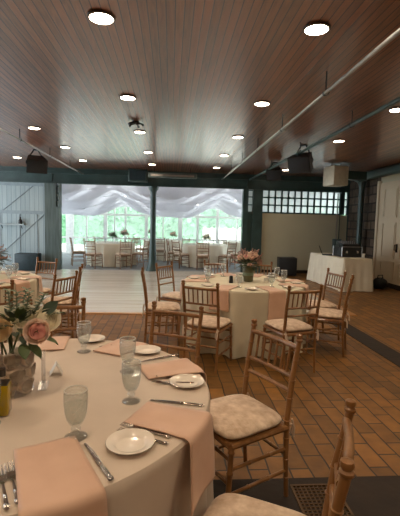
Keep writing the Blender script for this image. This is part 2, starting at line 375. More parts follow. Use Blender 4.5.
# panelled door on the right wall
dr = MB(); dr.box((XR - .02, 8.6, 1.32), (.05, 3.3, 2.64))
door = struct(dr.build('door_1', 'door', smooth=False))
dp = MB()
for yy in (9.68, 8.85, 8.0, 7.2):
    for z, h in ((2.12, .72), (1.18, .86), (.42, .42)):
        w = .6
        dp.box((XR - .05, yy, z), (.02, w - .1, h - .1))
        for q in (-1, 1):
            dp.box((XR - .05, yy + q * w / 2, z), (.03, .03, h)); dp.box((XR - .05, yy, z + q * h / 2), (.03, w, .03))
dp.build('door_panel', 'door', door, smooth=False)
MB().box((XR - .04, 10.28, 1.35), (.08, .09, 2.7)).build('door_frame', 'door', door, smooth=False)
hd = MB(); hd.box((XR - .065, 9.27, 1.0), (.03, .04, .2)); hd.tube([(XR - .08, 9.27, .95), (XR - .12, 9.27, .95), (XR - .12, 9.27, 1.08), (XR - .08, 9.27, 1.08)], .01)
hd.build('door_handle', 'black', door)
struct(MB().box((XR - .03, 6.2, .06), (.05, 8.2, .12)).build('baseboard_right', 'slab', smooth=False))
# round green beam along the right wall and the iron post under its end
rb = MB(); rb.tube([(5.22, 2.5, 2.86), (5.22, 11.1, 2.86)], .115, 16)
for y in (3.4, 6.0, 8.6, 10.9): rb.tube([(5.22, y - .04, 2.86), (5.22, y + .04, 2.86)], .135, 16)
struct(rb.build('beam_right', 'green'))
struct(MB().lathe([(.14, 0), (.14, .04), (.09, .1), (.075, .2), (.075, 2.6), (.11, 2.68), (.13, 2.75)], 16, c=(5.3, 10.95, 0), capb=True).build('pillar_corner', 'green'))

# ceiling lights
LP = {(2, 0): (-0.54, 3.15), (3, 0): (1.08, 3.12), (2, 1): (-0.55, 5.06), (3, 1): (1.1, 5.05), (1, 2): (-2.28, 6.95), (2, 2): (-0.55, 6.93), (3, 2): (1.13, 7.01), (4, 2): (2.92, 7.0), (1, 3): (-2.22, 8.65), (2, 3): (-0.52, 8.88), (3, 3): (1.14, 8.91), (4, 1): (2.84, 5.04), (0, 4): (-3.8, 10.32), (1, 4): (-2.24, 10.43), (2, 4): (-0.52, 10.72)}
for i, x in enumerate((-3.95, -2.24, -.51, 1.2, 3.1)):
    for j, y in enumerate((3.08, 5.06, 7.05, 9.1, 10.9)):
        seen = {(-.51, 0): 'in the near row, left of centre', (1.2, 0): 'in the near row, beside the long conduit'}
        if (x == -3.95 and j < 4) or (x == 3.1 and j == 0) or (x == -2.24 and j < 2): continue
        colw = {-3.95: 'far-left', -2.24: 'left', -.51: 'middle', 1.2: 'conduit-side', 3.1: 'right'}[x]
        roww = ('first and nearest', 'second', 'third', 'fourth', 'fifth and farthest')[j]
        px_, py_ = LP.get((i, j), (x, y))
        t = empty('ceiling_light', (px_, py_, H), 0, 'round white ceiling light in the %s column, %s row from the camera' % (colw, roww), 'ceiling light', 'round ceiling lights')
        if 'lamp_src' not in globals():
            lamp_src = (MB().lathe([(.098, 0), (.104, -.006), (.103, -.014), (.088, -.017), (.086, -.012)], 24).build('trim_ring', 'disc_rim'),
                        MB().lathe([(.090, -.015), (.06, -.02), (.0005, -.022)], 24).build('diffuser', 'lamp'))
            for q in lamp_src: q.parent = t
        else:
            for q in lamp_src:
                c = q.copy(); COL.objects.link(c); c.parent = t
# lamps' light (downward cones in the fittings; the room goes on behind the camera with the same fittings)
for x in (-3.95, -2.24, -.51, 1.2, 3.1):
    for y in (-.9, 1.08, 3.08, 5.06, 7.05, 9.1, 10.9):
        ld = bpy.data.lights.new('downlight', 'SPOT'); ld.energy = 42 if y < 4 else 40 if y < 8 else 20; ld.color = (1.0, 0.78, 0.55)
        ld.spot_size = rad(150); ld.spot_blend = 0.9; ld.shadow_soft_size = 0.09
        lo = bpy.data.objects.new('downlight', ld); COL.objects.link(lo); lo.location = (x, y, H - .06)

# pipes under the ceiling
def pipe(label, x, z, y0, y1, r, m, hang):
    t = empty('conduit_pipe', (x, y0, z), 0, label, 'pipe')
    MB().tube([(0, 0, 0), (0, y1 - y0, 0)], r, 10).build('pipe_run', m, t)
    y = .9
    while y < y1 - y0:
        hgr = MB(); hgr.tube([(0, y, r), (0, y, H - z)], .007, 6); hgr.lathe([(r + .012, -.02), (r + .014, 0), (r + .012, .02)], 12, Matrix.Translation((0, y, 0)) @ Matrix.Rotation(PI / 2, 4, 'X'))
        hgr.build('hanger', 'black', t); y += hang
    return t
pipe('pale galvanised conduit crossing the ceiling at upper right', 1.49, 2.8, 1.5, 12.0, .019, 'steel_pipe', 1.55)
pipe('dark pipe rail carrying the two hanging black speakers', 2.33, 2.82, 2.2, 12.0, .026, 'green', 2.1)
pipe('thin pale conduit under the ceiling on the left', -2.57, 2.82, 4.5, 12.0, .017, 'steel_pipe', 1.7)

def speaker(loc, ez, label, tilt=rad(24), s=1.0):
    t = empty('ceiling_speaker', loc, ez, label, 'speaker')
    mt = Matrix.Rotation(tilt, 4, 'X') @ Matrix.Scale(s, 4)
    v = [(-.21, .16, -.15), (.21, .16, -.15), (.15, -.16, -.15), (-.15, -.16, -.15), (-.21, .16, .15), (.21, .16, .15), (.15, -.16, .15), (-.15, -.16, .15)]
    b = MB(); b.add([(x * 1, -y, z) for x, y, z in v], [(0, 3, 2, 1), (4, 5, 6, 7), (0, 1, 5, 4), (1, 2, 6, 5), (2, 3, 7, 6), (3, 0, 4, 7)], mt)
    b.build('cabinet_body', 'black', t, smooth=False)
    MB().box((0, -.166, 0), (.38, .012, .26), mt, .005).build('grille', 'black_mesh', t)
    br = MB(); br.box((0, .05, H - loc[2] - .01), (.12, .08, .02))
    for q in (-1, 1):
        br.tube([(q * .05, .05, H - loc[2] - .02), (q * .2 * s, .02, .05), (q * .2 * s, 0, 0)], .012, 6)
    br.build('bracket', 'black', t)
    return t
speaker((2.42, 7.45, 2.66), rad(-38), 'larger black speaker hung from the dark pipe at upper right')
speaker((2.48, 9.7, 2.73), rad(-20), 'smaller-looking black speaker hung beyond the larger one near the green header beam', s=.85)
speaker((-2.95, 9.1, 2.68), rad(25), 'black speaker hung under the ceiling above the barn-board wall')

# beige unit
t = empty('heater_unit', (3.97, 9.6, 2.46), rad(12), 'beige metal box hung beside the end of the round green beam', 'heater')
MB().box((0, 0, .24), (.4, .45, .46), None, .015).build('casing', 'beige_metal', t)
MB().box((.55, .1, .3), (.7, .2, .2)).build('mounting_arm', 'green', t, smooth=False)
h = MB(); h.tube([(-.12, 0, .46), (-.12, 0, .54)], .01, 6); h.tube([(.12, 0, .46), (.12, 0, .54)], .01, 6); h.build('hanger', 'black', t)
# long grey unit and dark box above the opening
t = empty('strip_heater', (.02, 11.3, 2.72), 0, 'long thin grey heater hung above the middle of the tent opening', 'heater')
MB().box((0, 0, .06), (1.35, .16, .13), None, .02).build('casing', 'postgrey', t)
MB().box((0, -.085, .055), (1.2, .01, .05)).build('reflector', 'steel_pipe', t, smooth=False)
h = MB(); h.tube([(-.5, 0, .12), (-.5, 0, .28)], .008, 6); h.tube([(.5, 0, .12), (.5, 0, .28)], .008, 6); h.build('hanger', 'black', t)
t = empty('mounted_junction_box', (-.98, 11.95, 2.64), 0, 'dark green box fixed above the header beam beside the slender post', 'box')
MB().box((0, 0, .18), (.55, .3, .36), None, .02).build('casing', 'green', t); MB().box((0, -.155, .18), (.45, .012, .27)).build('cover_plate', 'teal_box', t, smooth=False)
# small bracket fixture on the ceiling
t = empty('ceiling_fixture', (-.56, 6.25, H), 0, 'small dark star-shaped fixture on the ceiling among the planks', 'fixture')
MB().lathe([(.05, 0), (.055, -.02), (.03, -.035), (.0005, -.04)], 14).build('mount', 'black', t)
f = MB()
for a in range(5):
    q = a * 2 * PI / 5; f.tube([(0, 0, -.03), (.08 * math.cos(q), .08 * math.sin(q), -.035), (.12 * math.cos(q), .12 * math.sin(q), -.06)], [.014, .012, .02], 6)
f.build('arms', 'black', t)
# conduits by the corner
t = empty('wall_conduit', (5.12, YW - .09, 1.0), 0, 'pair of thin pale conduits rising behind the equipment table', 'pipe')
cdt = MB(); cdt.tube([(0, 0, 0), (0, 0, 1.5)], .018, 8); cdt.build('pipe_run', 'steel_pipe', t); MB().tube([(.09, 0, -.1), (.09, 0, 1.5)], .014, 8).build('pipe_run', 'green', t)
MB().box((.04, -.0, -.05), (.26, .1, .3), None, .01).build('switch_box', 'postgrey', t)
# small shelf with a bottle on the barn wall
t = empty('wall_shelf', (-4.65, YW - .03, 1.3), 0, 'narrow ledge shelf on the pale barn-board wall', 'shelf')
MB().box((0, -.06, .02), (.75, .12, .035)).build('shelf_board', 'barn_trim', t, smooth=False)
for q in (-.28, .28): MB().tube([(q, -.1, 0), (q, 0, -.1)], .008, 6).build('shelf_bracket', 'black', t)
b = MB().lathe([(.0005, 0), (.05, 0), (.052, .02), (.05, .11), (.02, .14), (.017, .19), (.02, .2), (.0005, .2)], 14).build('bottle', 'black', loc=(-4.4, YW - .09, 1.338))
tag(b, 'small dark bottle standing on the wall ledge', 'bottle')

# floor loudspeakers
def floor_speaker(loc, rz, w, h, label, m):
    t = empty('floor_speaker', loc, rz, label, 'speaker')
    MB().box((0, 0, h / 2 + .02), (w, .42, h), None, .015).build('cabinet_body', m, t)
    MB().box((0, -.215, h / 2 + .02), (w - .05, .014, h - .06), None, .005).build('grille', 'black_mesh' if m == 'black' else m, t)
    for x in (-1, 1): MB().box((x * (w / 2 - .05), 0, .01), (.05, .3, .02)).build('foot', 'black', t, smooth=False)
floor_speaker((-4.1, 11.85, 0), 0, .62, .48, 'dark teal speaker box on the floor against the pale barn boards', 'teal_box')
floor_speaker((3.45, 11.6, 0), rad(-6), .52, .52, 'black speaker box on the floor against the plain beige board', 'black')

# floor grate in the dark slab
t = empty('floor_grate', (.84, 2.0, .006), 0, 'square brass floor grate set in the dark slab', 'grate')
fr = MB()
for q in (-1, 1): fr.box((q * .125, 0, .004), (.014, .26, .008)); fr.box((0, q * .125, .004), (.26, .014, .008))
fr.build('rim', 'grate', t, smooth=False)
ba = MB()
for i in range(9):
    ba.box((-.1 + i * .025, 0, .003), (.008, .24, .005)); ba.box((0, -.1 + i * .025, .003), (.24, .008, .005))
ba.build('bars', 'grate', t, smooth=False)
b = MB().lathe([(.012, 0), (.010, .004), (.0005, .006)], 10).build('floor_screw', 'silver', loc=(1.03, 2.11, .006)); tag(b, 'tiny shiny metal cap set in the dark slab', 'cap')

# ------------------------------------------------------------------ chiavari chair
def rings(p0, p1, r, spots, n=24):
    p0, p1 = Vector(p0), Vector(p1); pts = []; rs = []
    ts = sorted(set([i / 4 for i in range(5)] + [q + d for q in spots for d in (-.018, -.006, .006, .018)]))
    for t_ in ts:
        t_ = min(max(t_, 0), 1); pts.append(p0.lerp(p1, t_))
        near = min([abs(t_ - q) for q in spots] or [1]); rs.append(r * (1.28 if near < .01 else 1.0))
    return pts, rs
def make_chair():
    t = empty('chiavari_chair')
    for s in (-1, 1):
        b = MB()
        a = [(s * .178, -.215, 0), (s * .182, -.195, .24), (s * .184, -.19, .46), (s * .186, -.215, .68), (s * .188, -.25, .875)]
        pts = []; rs = []
        for i in range(4):
            p_, r_ = rings(a[i], a[i + 1], (.0135, .0150, .0155, .0145)[i], (.5, .95) if i < 3 else (.5,))
            pts += p_; rs += r_
        o = []
        for i, (p, r) in enumerate(zip(pts, rs)):
            if not o or (p - o[-1][0]).length > 1e-4: o.append((p, r))
        b.tube([p for p, r in o], [r for p, r in o], 10)
        b.build('leg', 'chair', t)
        MB().lathe([(.0145, 0), (.020, .006), (.020, .014), (.014, .02), (.019, .03), (.017, .042), (.0005, .048)], 10, c=(s * .188, -.251, .872)).build('finial', 'chair', t)
        b = MB(); p_, r_ = rings((s * .192, .205, 0), (s * .186, .18, .42), .0145, (.15, .4, .65, .9)); r_[0] *= .85
        b.tube(p_, r_, 10).build('leg', 'chair', t)
    fr = MB()
    for (a, b) in (((-.19, .19), (.19, .19)), ((.186, -.19), (.19, .19)), ((-.186, -.19), (.186, -.19)), ((-.186, -.19), (-.19, .19))):
        fr.tube([(a[0], a[1], .41), (b[0], b[1], .41)], .017, 8)
    fr.box((0, 0, .417), (.37, .37, .02)); fr.build('seat', 'chair', t)
    def cush(u, v):
        a = 2 * PI * u; e = .42
        sx = math.copysign(abs(math.cos(a)) ** e, math.cos(a)); sy = math.copysign(abs(math.sin(a)) ** e, math.sin(a))
        ph = -PI / 2 + PI * v; c = max(math.cos(ph), 0) ** .38; z = math.copysign(abs(math.sin(ph)) ** .9, math.sin(ph))
        dome = .014 * (1 - v) * 0 + (.012 * (1 - c * c) if z > 0 else 0)
        return (sx * .202 * c * (1 + .03 * sy), .012 + sy * .205 * c, .452 + z * .027 + dome)
    cu_ = MB().grid(cush, 40, 14).build('cushion', 'cushion', t)
    for s in (-1, 1):
        tb = MB(); tb.tube([(s * .17, -.18, .435), (s * .2, -.21, .43), (s * .19, -.225, .42), (s * .17, -.215, .42)], .005, 5)
        tb.tube([(s * .19, -.222, .45), (s * .195, -.235, .40), (s * .185, -.24, .345)], [.006, .006, .008], 5); tb.tube([(s * .19, -.222, .45), (s * .178, -.24, .40), (s * .172, -.235, .36)], [.006, .006, .008], 5)
        tb.build('ribbon_tie', 'tie', cu_)
    def py(z): return -.19 - (z - .46) * .13 if z > .46 else -.19
    def rail(z, r, bow, name):
        pts = [((i / 6 - .5) * .374, py(z) - bow * (1 - (2 * i / 6 - 1) ** 2), z) for i in range(7)]
        MB().tube(pts, [r, r * 1.15, r, r * 1.15, r, r * 1.15, r], 10).build(name, 'chair', t)
    rail(.845, .0135, .014, 'top_rail'); rail(.685, .0105, .010, 'cross_rail'); rail(.605, .0105, .008, 'cross_rail')
    for i in range(6):
        x = (i - 2.5) * .052; f_ = 1 - (x / .187) ** 2
        p_, r_ = rings((x, py(.685) - .010 * f_, .685), (x, py(.845) - .014 * f_, .845), .0072, (.5,))
        MB().tube(p_, r_, 8).build('spindle', 'chair', t)
    def st(a, b):
        p_, r_ = rings(a, b, .0095, (.33, .67)); MB().tube(p_, r_, 8).build('stretcher', 'chair', t)
    for s in (-1, 1):
        st((s * .19, .198, .16), (s * .18, -.2, .16)); st((s * .188, .19, .29), (s * .182, -.194, .29))
    st((-.188, .19, .34), (.188, .19, .34)); st((-.18, -.198, .25), (.18, -.198, .25)); st((-.19, .197, .22), (.19, .197, .22))
    return t
chair0 = make_chair(); used = []
ALLT = ((-.6, 1.72), (.95, 5.05), (-2.42, 5.0), (-2.0, 13.75), (1.2, 13.85), (-.3, 16.2), (2.9, 16.1))
def chair(bx, by, face, label, group):
    a = rad(face); x = bx + .25 * math.cos(a); y = by + .25 * math.sin(a)
    for cx, cy in ALLT:
        r_ = math.hypot(x - cx, y - cy)
        if r_ < 1.045: x, y = cx + (x - cx) * 1.045 / r_, cy + (y - cy) * 1.045 / r_
    loc = (x, y, 0); rz = a - PI / 2
    if not used:
        used.append(1); chair0.location = loc; chair0.rotation_euler.z = rz
        return tag(chair0, label, 'chair', group)
    return dup(chair0, loc, rz, label, group)
G1, G2, G3, G4 = 'chairs around the nearest table', 'chairs around the middle table', 'chairs around the left table', 'chairs inside the tent'
chair0['category'] = 'chair'
chair(.61, 2.225, 208, 'gold wooden chair with its whole patterned seat showing, right of the nearest table', G1)
chair(.49, 1.12, 154, 'closest wooden chair at the bottom edge, seen edge-on beside the floor grate', G1)
chair(.045, 2.82, 243, 'wooden chair standing just behind the right far rim of the nearest table', G1)
chair(-.83, 2.99, 281, 'reddish wooden chair behind the flower vase on the nearest table', G1)
chair(.30, 3.93, 62, 'wooden chair seen from behind at the left front of the middle table', G2)
chair(1.33, 3.80, 107, 'wooden chair seen from behind at the front right of the middle table', G2)
chair(2.12, 4.50, 152, 'wooden chair seen from the side at the right end of the middle table', G2)
chair(2.17, 5.2, 192, 'wooden chair between the middle table and the white equipment table', G2)
chair(1.40, 6.2, 248, 'wooden chair behind the middle table in front of the black floor speaker', G2)
chair(.74, 6.26, 279, 'dark chair back showing behind the middle table just left of its flowers', G2)
chair(-.03, 5.78, -35, 'wooden chair at the left far side of the middle table, on the dance floor side', G2)
chair(-.29, 4.93, 3, 'wooden chair seen edge-on at the left side of the middle table', G2)
chair(-1.15, 4.5, 157, 'wooden chair at the right front of the left table, back turned to the dance floor', G3)
chair(-1.19, 5.24, 188, 'wooden chair at the right end of the left table, edge-on against the dance floor', G3)
chair(-1.9, 6.08, 242, 'wooden chair behind the left table in front of the timber post', G3)
chair(-1.66, 3.8, 121, 'wooden chair at the left frame edge in front of the left table', G3)
# tent chairs
TA, TB, TC, TD = (-2.0, 13.75), (1.2, 13.85), (-.3, 16.2), (2.9, 16.1)
def around(tc, ang, r, label):
    a = rad(ang); chair(tc[0] + r * math.cos(a), tc[1] + r * math.sin(a), ang + 180, label, G4)
around(TA, 199, 1.33, 'tent chair seen from the side at the far left end of the left tent table')
around(TA, 248, 1.33, 'tent chair with its back to the dance floor, left front of the left tent table')
around(TA, 298, 1.33, 'tent chair with its back to the dance floor, right front of the left tent table')
around(TA, 338, 1.33, 'tent chair at the right end of the left tent table beside the slender post')
around(TA, 62, 1.33, 'tent chair on the far side of the left tent table near its right end')
around(TA, 118, 1.33, 'tent chair on the far side of the left tent table near its left end')
around(TB, 262, 1.33, 'tent chair squarely back-on to the dance floor at the right front tent table')
around(TB, 218, 1.33, 'tent chair angled at the left front of the right front tent table')
around(TB, 307, 1.33, 'tent chair at the right front of the right front tent table')
around(TB, 352, 1.33, 'tent chair at the right end of the right front tent table near the dark post')
around(TB, 172, 1.33, 'tent chair at the left end of the right front tent table')
around(TC, 265, 1.33, 'tent chair seen just right of the slender post at the middle tent table')
around(TC, 222, 1.33, 'tent chair seen just left of the slender post at the middle tent table')
around(TC, 312, 1.33, 'tent chair at the right front of the middle tent table')
around(TD, 225, 1.33, 'tent chair at the left front of the rearmost right tent table')

# ------------------------------------------------------------------ table linen
TOP = .762; R = .785
def tablecloth(c, m, label, seed, n1=13, name='tablecloth', r=R):
    rnd = random.Random(seed); ph = [rnd.uniform(0, 6.28) for _ in range(5)]
    def rip(a): return math.sin(n1 * a + ph[0] + 1.1 * math.sin(2 * a + ph[1])) + .45 * math.sin((2 * n1 - 3) * a + ph[2] + .8 * math.sin(3 * a)) + .3 * math.sin(5 * a + ph[3])
    b = MB(); n = 200; prof = [(.001, 0, 0), (.2, 0, 0), (.45, 0, 0), (.65, 0, 0), (r - .03, 0, 0), (r - .008, -.003, 0), (r, -.014, 0), (r + .003, -.04, .02)]
    for i in range(1, 15):
        q = i / 14; prof.append((r + .004 + .03 * q, -.04 - (TOP - .05) * q, q))
    vs = []
    for rr, z, q in prof:
        for j in range(n):
            a = 2 * PI * j / n; x = rr + .052 * (q ** .7) * (rip(a) - 1.1)
            vs.append((x * math.cos(a), x * math.sin(a), TOP + z))
    m_ = len(prof); fs = [(i * n + j, i * n + (j + 1) % n, (i + 1) * n + (j + 1) % n, (i + 1) * n + j) for i in range(m_ - 1) for j in range(n)]
    b.add(vs, fs)
    o = b.build(name, m, loc=(c[0], c[1], 0)); return tag(o, label, 'tablecloth')
T1, T2, T3 = (-.6, 1.72), (.95, 5.05), (-2.42, 5.0)
tablecloth(T1, 'cloth', 'champagne cloth over the nearest round table, set with cutlery and goblets', 1)
tablecloth(T2, 'cloth_mid', 'floor-length ivory cloth over the round table in the middle of the hall', 2)
tablecloth(T3, 'cloth_mid', 'cloth over the round table at the left frame edge by the barn-board wall', 3)
for tc, lb, sd in ((TA, 'white cloth over the left front table in the tent', 4), (TB, 'white cloth over the right front table in the tent', 5), (TC, 'white cloth over the table behind the slender post in the tent', 6), (TD, 'white cloth over the rearmost right table in the tent', 8)):
    tablecloth(tc, 'white_cloth', lb, sd, 11)

def napkin_mesh(ri, w, hang, seed):
    rnd = random.Random(seed); ph = rnd.uniform(0, 6)
    L = R - ri + hang
    def fn(u, v):
        t_ = (v - .5) * w * (1 + .22 * u); s = ri + L * u; x0_ = math.sqrt(R * R - t_ * t_)
        lift = .006 + .0035 * math.sin(3 * v * PI + ph) * math.sin(2.2 * u * PI)
        ed = s - x0_
        if ed <= 0: return (s, t_, TOP + lift)
        rr = .02; 
        if ed < rr * 1.57:
            a = ed / rr; out = rr * math.sin(a); dn = rr * (1 - math.cos(a))
        else: out = rr; dn = rr + ed - rr * 1.57
        out += .045 * max(ed - .03, 0) + .006 * math.sin(6 * v + ph) * min(1, ed * 6)
        sc = (x0_ + out * x0_ / R) / x0_
        return (x0_ * sc, t_ * sc, TOP + lift - dn)
    return fn
def napkin(tc, ang, label, grp, ri=.46, w=.19, hang=.26, seed=1, m='napkin'):
    o = MB().grid(napkin_mesh(ri, w, hang, seed), 44, 14).build('napkin', m, loc=(tc[0], tc[1], 0), rz=rad(ang))
    so = o.modifiers.new('thickness', 'SOLIDIFY'); so.thickness = .004; so.offset = 1
    return tag(o, label, 'napkin', grp)
NG = 'blush napkins on the nearest table'
A1 = (-65, -25, 21, 61, 99)
where = ('at the bottom of the picture, between two forks and a knife', 'draping over the table edge above the glinting bread plate', 'just above the right-hand bread plate', 'at the far side of the nearest table between two bread plates', 'lying beyond the flower vase on the nearest table')
for a, w, ri in zip(A1, where, (.48, .53, .51, .53, .52)): napkin(T1, a, 'blush napkin ' + w, NG, ri=ri, seed=a)

# ------------------------------------------------------------------ tableware
def make_goblet():
    t = empty('water_goblet')
    MB().lathe([(.0005, .0), (.036, .0), (.038, .003), (.030, .008), (.012, .014)], 24).build('foot', 'glass', t)
    MB().lathe([(.012, .014), (.010, .022), (.016, .029), (.017, .034), (.010, .042)], 20).build('stem', 'glass', t)
    MB().lathe([(.010, .042), (.022, .050), (.031, .066), (.037, .09), (.040, .12), (.040, .148), (.0385, .166), (.0365, .166), (.038, .148), (.038, .12), (.035, .09), (.029, .068), (.020, .054), (.0005, .049)], 28).build('bowl', 'glass', t)
    MB().lathe([(.0005, .050), (.020, .055), (.029, .069), (.0348, .09), (.0375, .118), (.0005, .118)], 20).build('water', 'water', t)
    MB().lathe([(.0385, .165), (.0388, .1675), (.0375, .169), (.0362, .1675), (.0365, .165)], 28).build('rim', 'glass_rim', t)
    return t
gob0 = make_goblet(); gob0['category'] = 'goblet'; gused = []
def goblet(x, y, label, grp):
    if not gused:
        gused.append(1); gob0.location = (x, y, TOP); return tag(gob0, label, 'goblet', grp)
    return dup(gob0, (x, y, TOP), random.uniform(0, 6), label, grp)
GG = 'water goblets on the nearest table'
goblet(-.31, 1.33, 'water goblet nearest the bottom napkin, its knife lying just below', GG)
goblet(-.15, 1.60, 'water goblet standing left of the draping napkin at the table centre right', GG)
goblet(-.20, 1.93, 'water goblet directly behind another goblet, beside the third napkin', GG)
goblet(-.475, 2.235, 'water goblet at the far rim of the nearest table by the small bread plate', GG)
goblet(-.634, 1.42, 'goblet cut off by the left frame edge below the oil bottle', GG)

def plate_mesh(b, r=.08):
    b.lathe([(.0005, .001), (r * .56, .001), (r * .64, .007), (r * .95, .015), (r, .017), (r * .995, .019), (r * .94, .0175), (r * .68, .0125), (r * .62, .006), (r * .55, .0035), (.0005, .0035)], 36)
    return b
pl0 = None
def plate(x, y, label, grp, cup=False):
    global pl0
    if pl0 is None:
        pl0 = empty('bread_plate', (x, y, TOP), 0, label, 'plate', grp); plate_mesh(MB()).build('dish', 'china', pl0)
        MB().lathe([(.0795, .0165), (.0805, .0175), (.0785, .0182), (.077, .0172)], 36).build('gilt_rim', 'silver', pl0); return pl0
    return dup(pl0, (x, y, TOP), 0, label, grp)
PG = 'white bread plates on the nearest table'
plate(-.12, 1.27, 'white bread plate at the bottom near rim, glinting with lamp light', PG)
plate(.085, 1.77, 'white bread plate at the right rim above the draping napkin', PG)
plate(-.125, 2.225, 'white bread plate at the far right rim by two goblets', PG)
plate(-.47, 2.44, 'white bread plate at the far rim behind the most distant goblet', PG)

def make_fork():
    t = empty('fork')
    b = MB(); b.add([(-.006, 0, .003), (.006, 0, .003), (.0025, .10, .006), (-.0025, .10, .006), (-.006, 0, .006), (.006, 0, .006), (.0025, .10, .009), (-.0025, .10, .009)], [(0, 3, 2, 1), (4, 5, 6, 7), (0, 1, 5, 4), (1, 2, 6, 5), (2, 3, 7, 6), (3, 0, 4, 7)])
    b.ball((0, .004, .0055), (.009, .014, .003), 10); b.ball((0, .045, .0055), (.0055, .016, .003), 8)
    b.build('handle', 'silver', t)
    h = MB(); h.grid(lambda u, v: ((v - .5) * (.006 + .018 * min(1, u * 2.2)), .10 + .045 * u, .008 - .003 * math.sin(u * PI)), 8, 4)
    for i in range(4):
        x = -.0105 + i * .007; h.tube([(x, .143, .008), (x, .165, .009), (x * .95, .188, .012)], [.0022, .002, .001], 5)
    h.build('tines', 'silver', t)
    return t
def make_knife():
    t = empty('table_knife')
    b = MB(); b.ball((0, .045, .006), (.0075, .046, .0045), 10); b.ball((0, .006, .006), (.0095, .012, .005), 8); b.ball((0, .088, .006), (.008, .008, .005), 8); b.build('handle', 'silver', t)
    MB().add([(-.007, .09, .004), (.007, .09, .004), (.009, .16, .004), (.004, .222, .004), (-.005, .222, .004), (-.007, .09, .007), (.007, .09, .007), (.008, .16, .006), (.003, .22, .0055), (-.005, .22, .0065)],
             [(4, 3, 2, 1, 0), (5, 6, 7, 8, 9), (0, 1, 6, 5), (1, 2, 7, 6), (2, 3, 8, 7), (3, 4, 9, 8), (4, 0, 5, 9)]).build('blade', 'silver_dark', t, smooth=False)
    return t
src = {}
def cutlery(kind, p0, p1, label, grp):
    """handle end p0, tip direction p1 (table points)"""
    d = Vector((p1[0] - p0[0], p1[1] - p0[1])); rz = math.atan2(d.y, d.x) - PI / 2
    if kind not in src:
        t = src[kind] = make_fork() if kind == 'fork' else make_knife(); t['category'] = kind
        t.location = (p0[0], p0[1], TOP); t.rotation_euler.z = rz; return tag(t, label, kind, grp)
    return dup(src[kind], (p0[0], p0[1], TOP), rz, label, grp)
def polar(tc, r, ang): return (tc[0] + r * math.cos(rad(ang)), tc[1] + r * math.sin(rad(ang)))
cutlery('fork', (-0.383, 1.008), (-0.471, 1.175), 'fork right beside the left edge of the bottom napkin', 'forks on the nearest table')
cutlery('fork', (-0.403, 0.988), (-0.488, 1.156), 'outer fork nearest the bottom-left corner', 'forks on the nearest table')
cutlery('knife', (-0.156, 1.092), (-0.269, 1.283), 'knife between the bottom napkin and the glinting bread plate', 'knives on the nearest table')
cutlery('fork', (0.004, 1.315), (-0.165, 1.398), 'upper fork between the draping napkin and the glinting bread plate', 'forks on the nearest table')
cutlery('fork', (-0.004, 1.274), (-0.171, 1.360), 'lower fork touching the top of the glinting bread plate', 'forks on the nearest table')
cutlery('knife', (0.142, 1.547), (-0.073, 1.605), 'knife along the upper edge of the draping napkin', 'knives on the nearest table')
cutlery('fork', (0.129, 1.850), (-0.059, 1.840), 'fork below the third napkin, by the right-hand bread plate', 'forks on the nearest table')
cutlery('fork', (0.112, 1.779), (-0.076, 1.781), 'fork with its handle under the right-hand bread plate', 'forks on the nearest table')
cutlery('knife', (0.048, 2.167), (-0.145, 2.059), 'knife along the upper edge of the third napkin', 'knives on the nearest table')
cutlery('knife', (-0.204, 2.405), (-0.406, 2.314), 'knife beyond the far napkin by the far right bread plate', 'knives on the nearest table')

# acrylic sign and folded card
t = empty('table_sign', (-.55, 1.76, TOP), rad(-8), 'clear upright sign holder standing by the shell vase', 'sign holder')
MB().box((0, 0, .075), (.008, .10, .15), Matrix.Rotation(rad(20), 4, 'Z')).build('panel', 'acrylic', t, smooth=False)
MB().box((0, 0, .002), (.04, .10, .004), Matrix.Rotation(rad(20), 4, 'Z')).build('base', 'acrylic', t, smooth=False)
t = empty('tent_card', (-.535, 1.905, TOP), rad(15), 'little folded white card standing behind the clear sign holder', 'card')
cw = MB()
cw.add([(-.03, -.03, .001), (-.03, .03, .001), (0, .03, .055), (0, -.03, .055), (.03, -.03, .001), (.03, .03, .001)], [(0, 3, 2, 1), (3, 4, 5, 2)])
cw.build('folded_paper', 'white', t, smooth=False).modifiers.new('s', 'SOLIDIFY').thickness = .0015

# ------------------------------------------------------------------ flowers
def petal(b, mtx, r, phi, half, top, curl, bot=2.5):
    """a cupped petal: a patch of a sphere of radius r from the bottom up to polar angle `top`, its lip turned out by `curl`"""
    def fn(u, v):
        w = (v - .5) * 2; edge = top + .30 * w * w
        th = bot + (edge - bot) * u; lip = max(0, u - .72) / .28
        rr = r * (1 + curl * lip * lip - .05 * abs(w)); a = phi + w * half * (1 - .25 * u)
        return (rr * math.sin(th) * math.cos(a), rr * math.sin(th) * math.sin(a), rr * math.cos(th))
    b.grid(fn, 8, 6, mtx)
def rose_parts(c, d, r, rnd):
    """outer and inner petals of a rose facing d; radius r"""
    mt = Matrix.Translation(c) @ Vector(d).to_track_quat('Z', 'Y').to_matrix().to_4x4()
    inner, outer = MB(), MB()
    for i, (rr, top, n, cu2) in enumerate(((.22, .15, 3, 0), (.38, .38, 4, .05), (.54, .52, 5, .08), (.68, .66, 5, .10))):
        for k_ in range(n): petal(inner, mt, r * rr, rnd.uniform(0, .4) + k_ * 2 * PI / n + i, 1.0, top, cu2)
    for i, (rr, top, n, cu2) in enumerate(((.82, .85, 5, .16), (.94, 1.1, 6, .22))):
        for k_ in range(n): petal(outer, mt, r * rr, rnd.uniform(0, .4) + k_ * 2 * PI / n + i, .85, top, cu2)
    return inner, outer
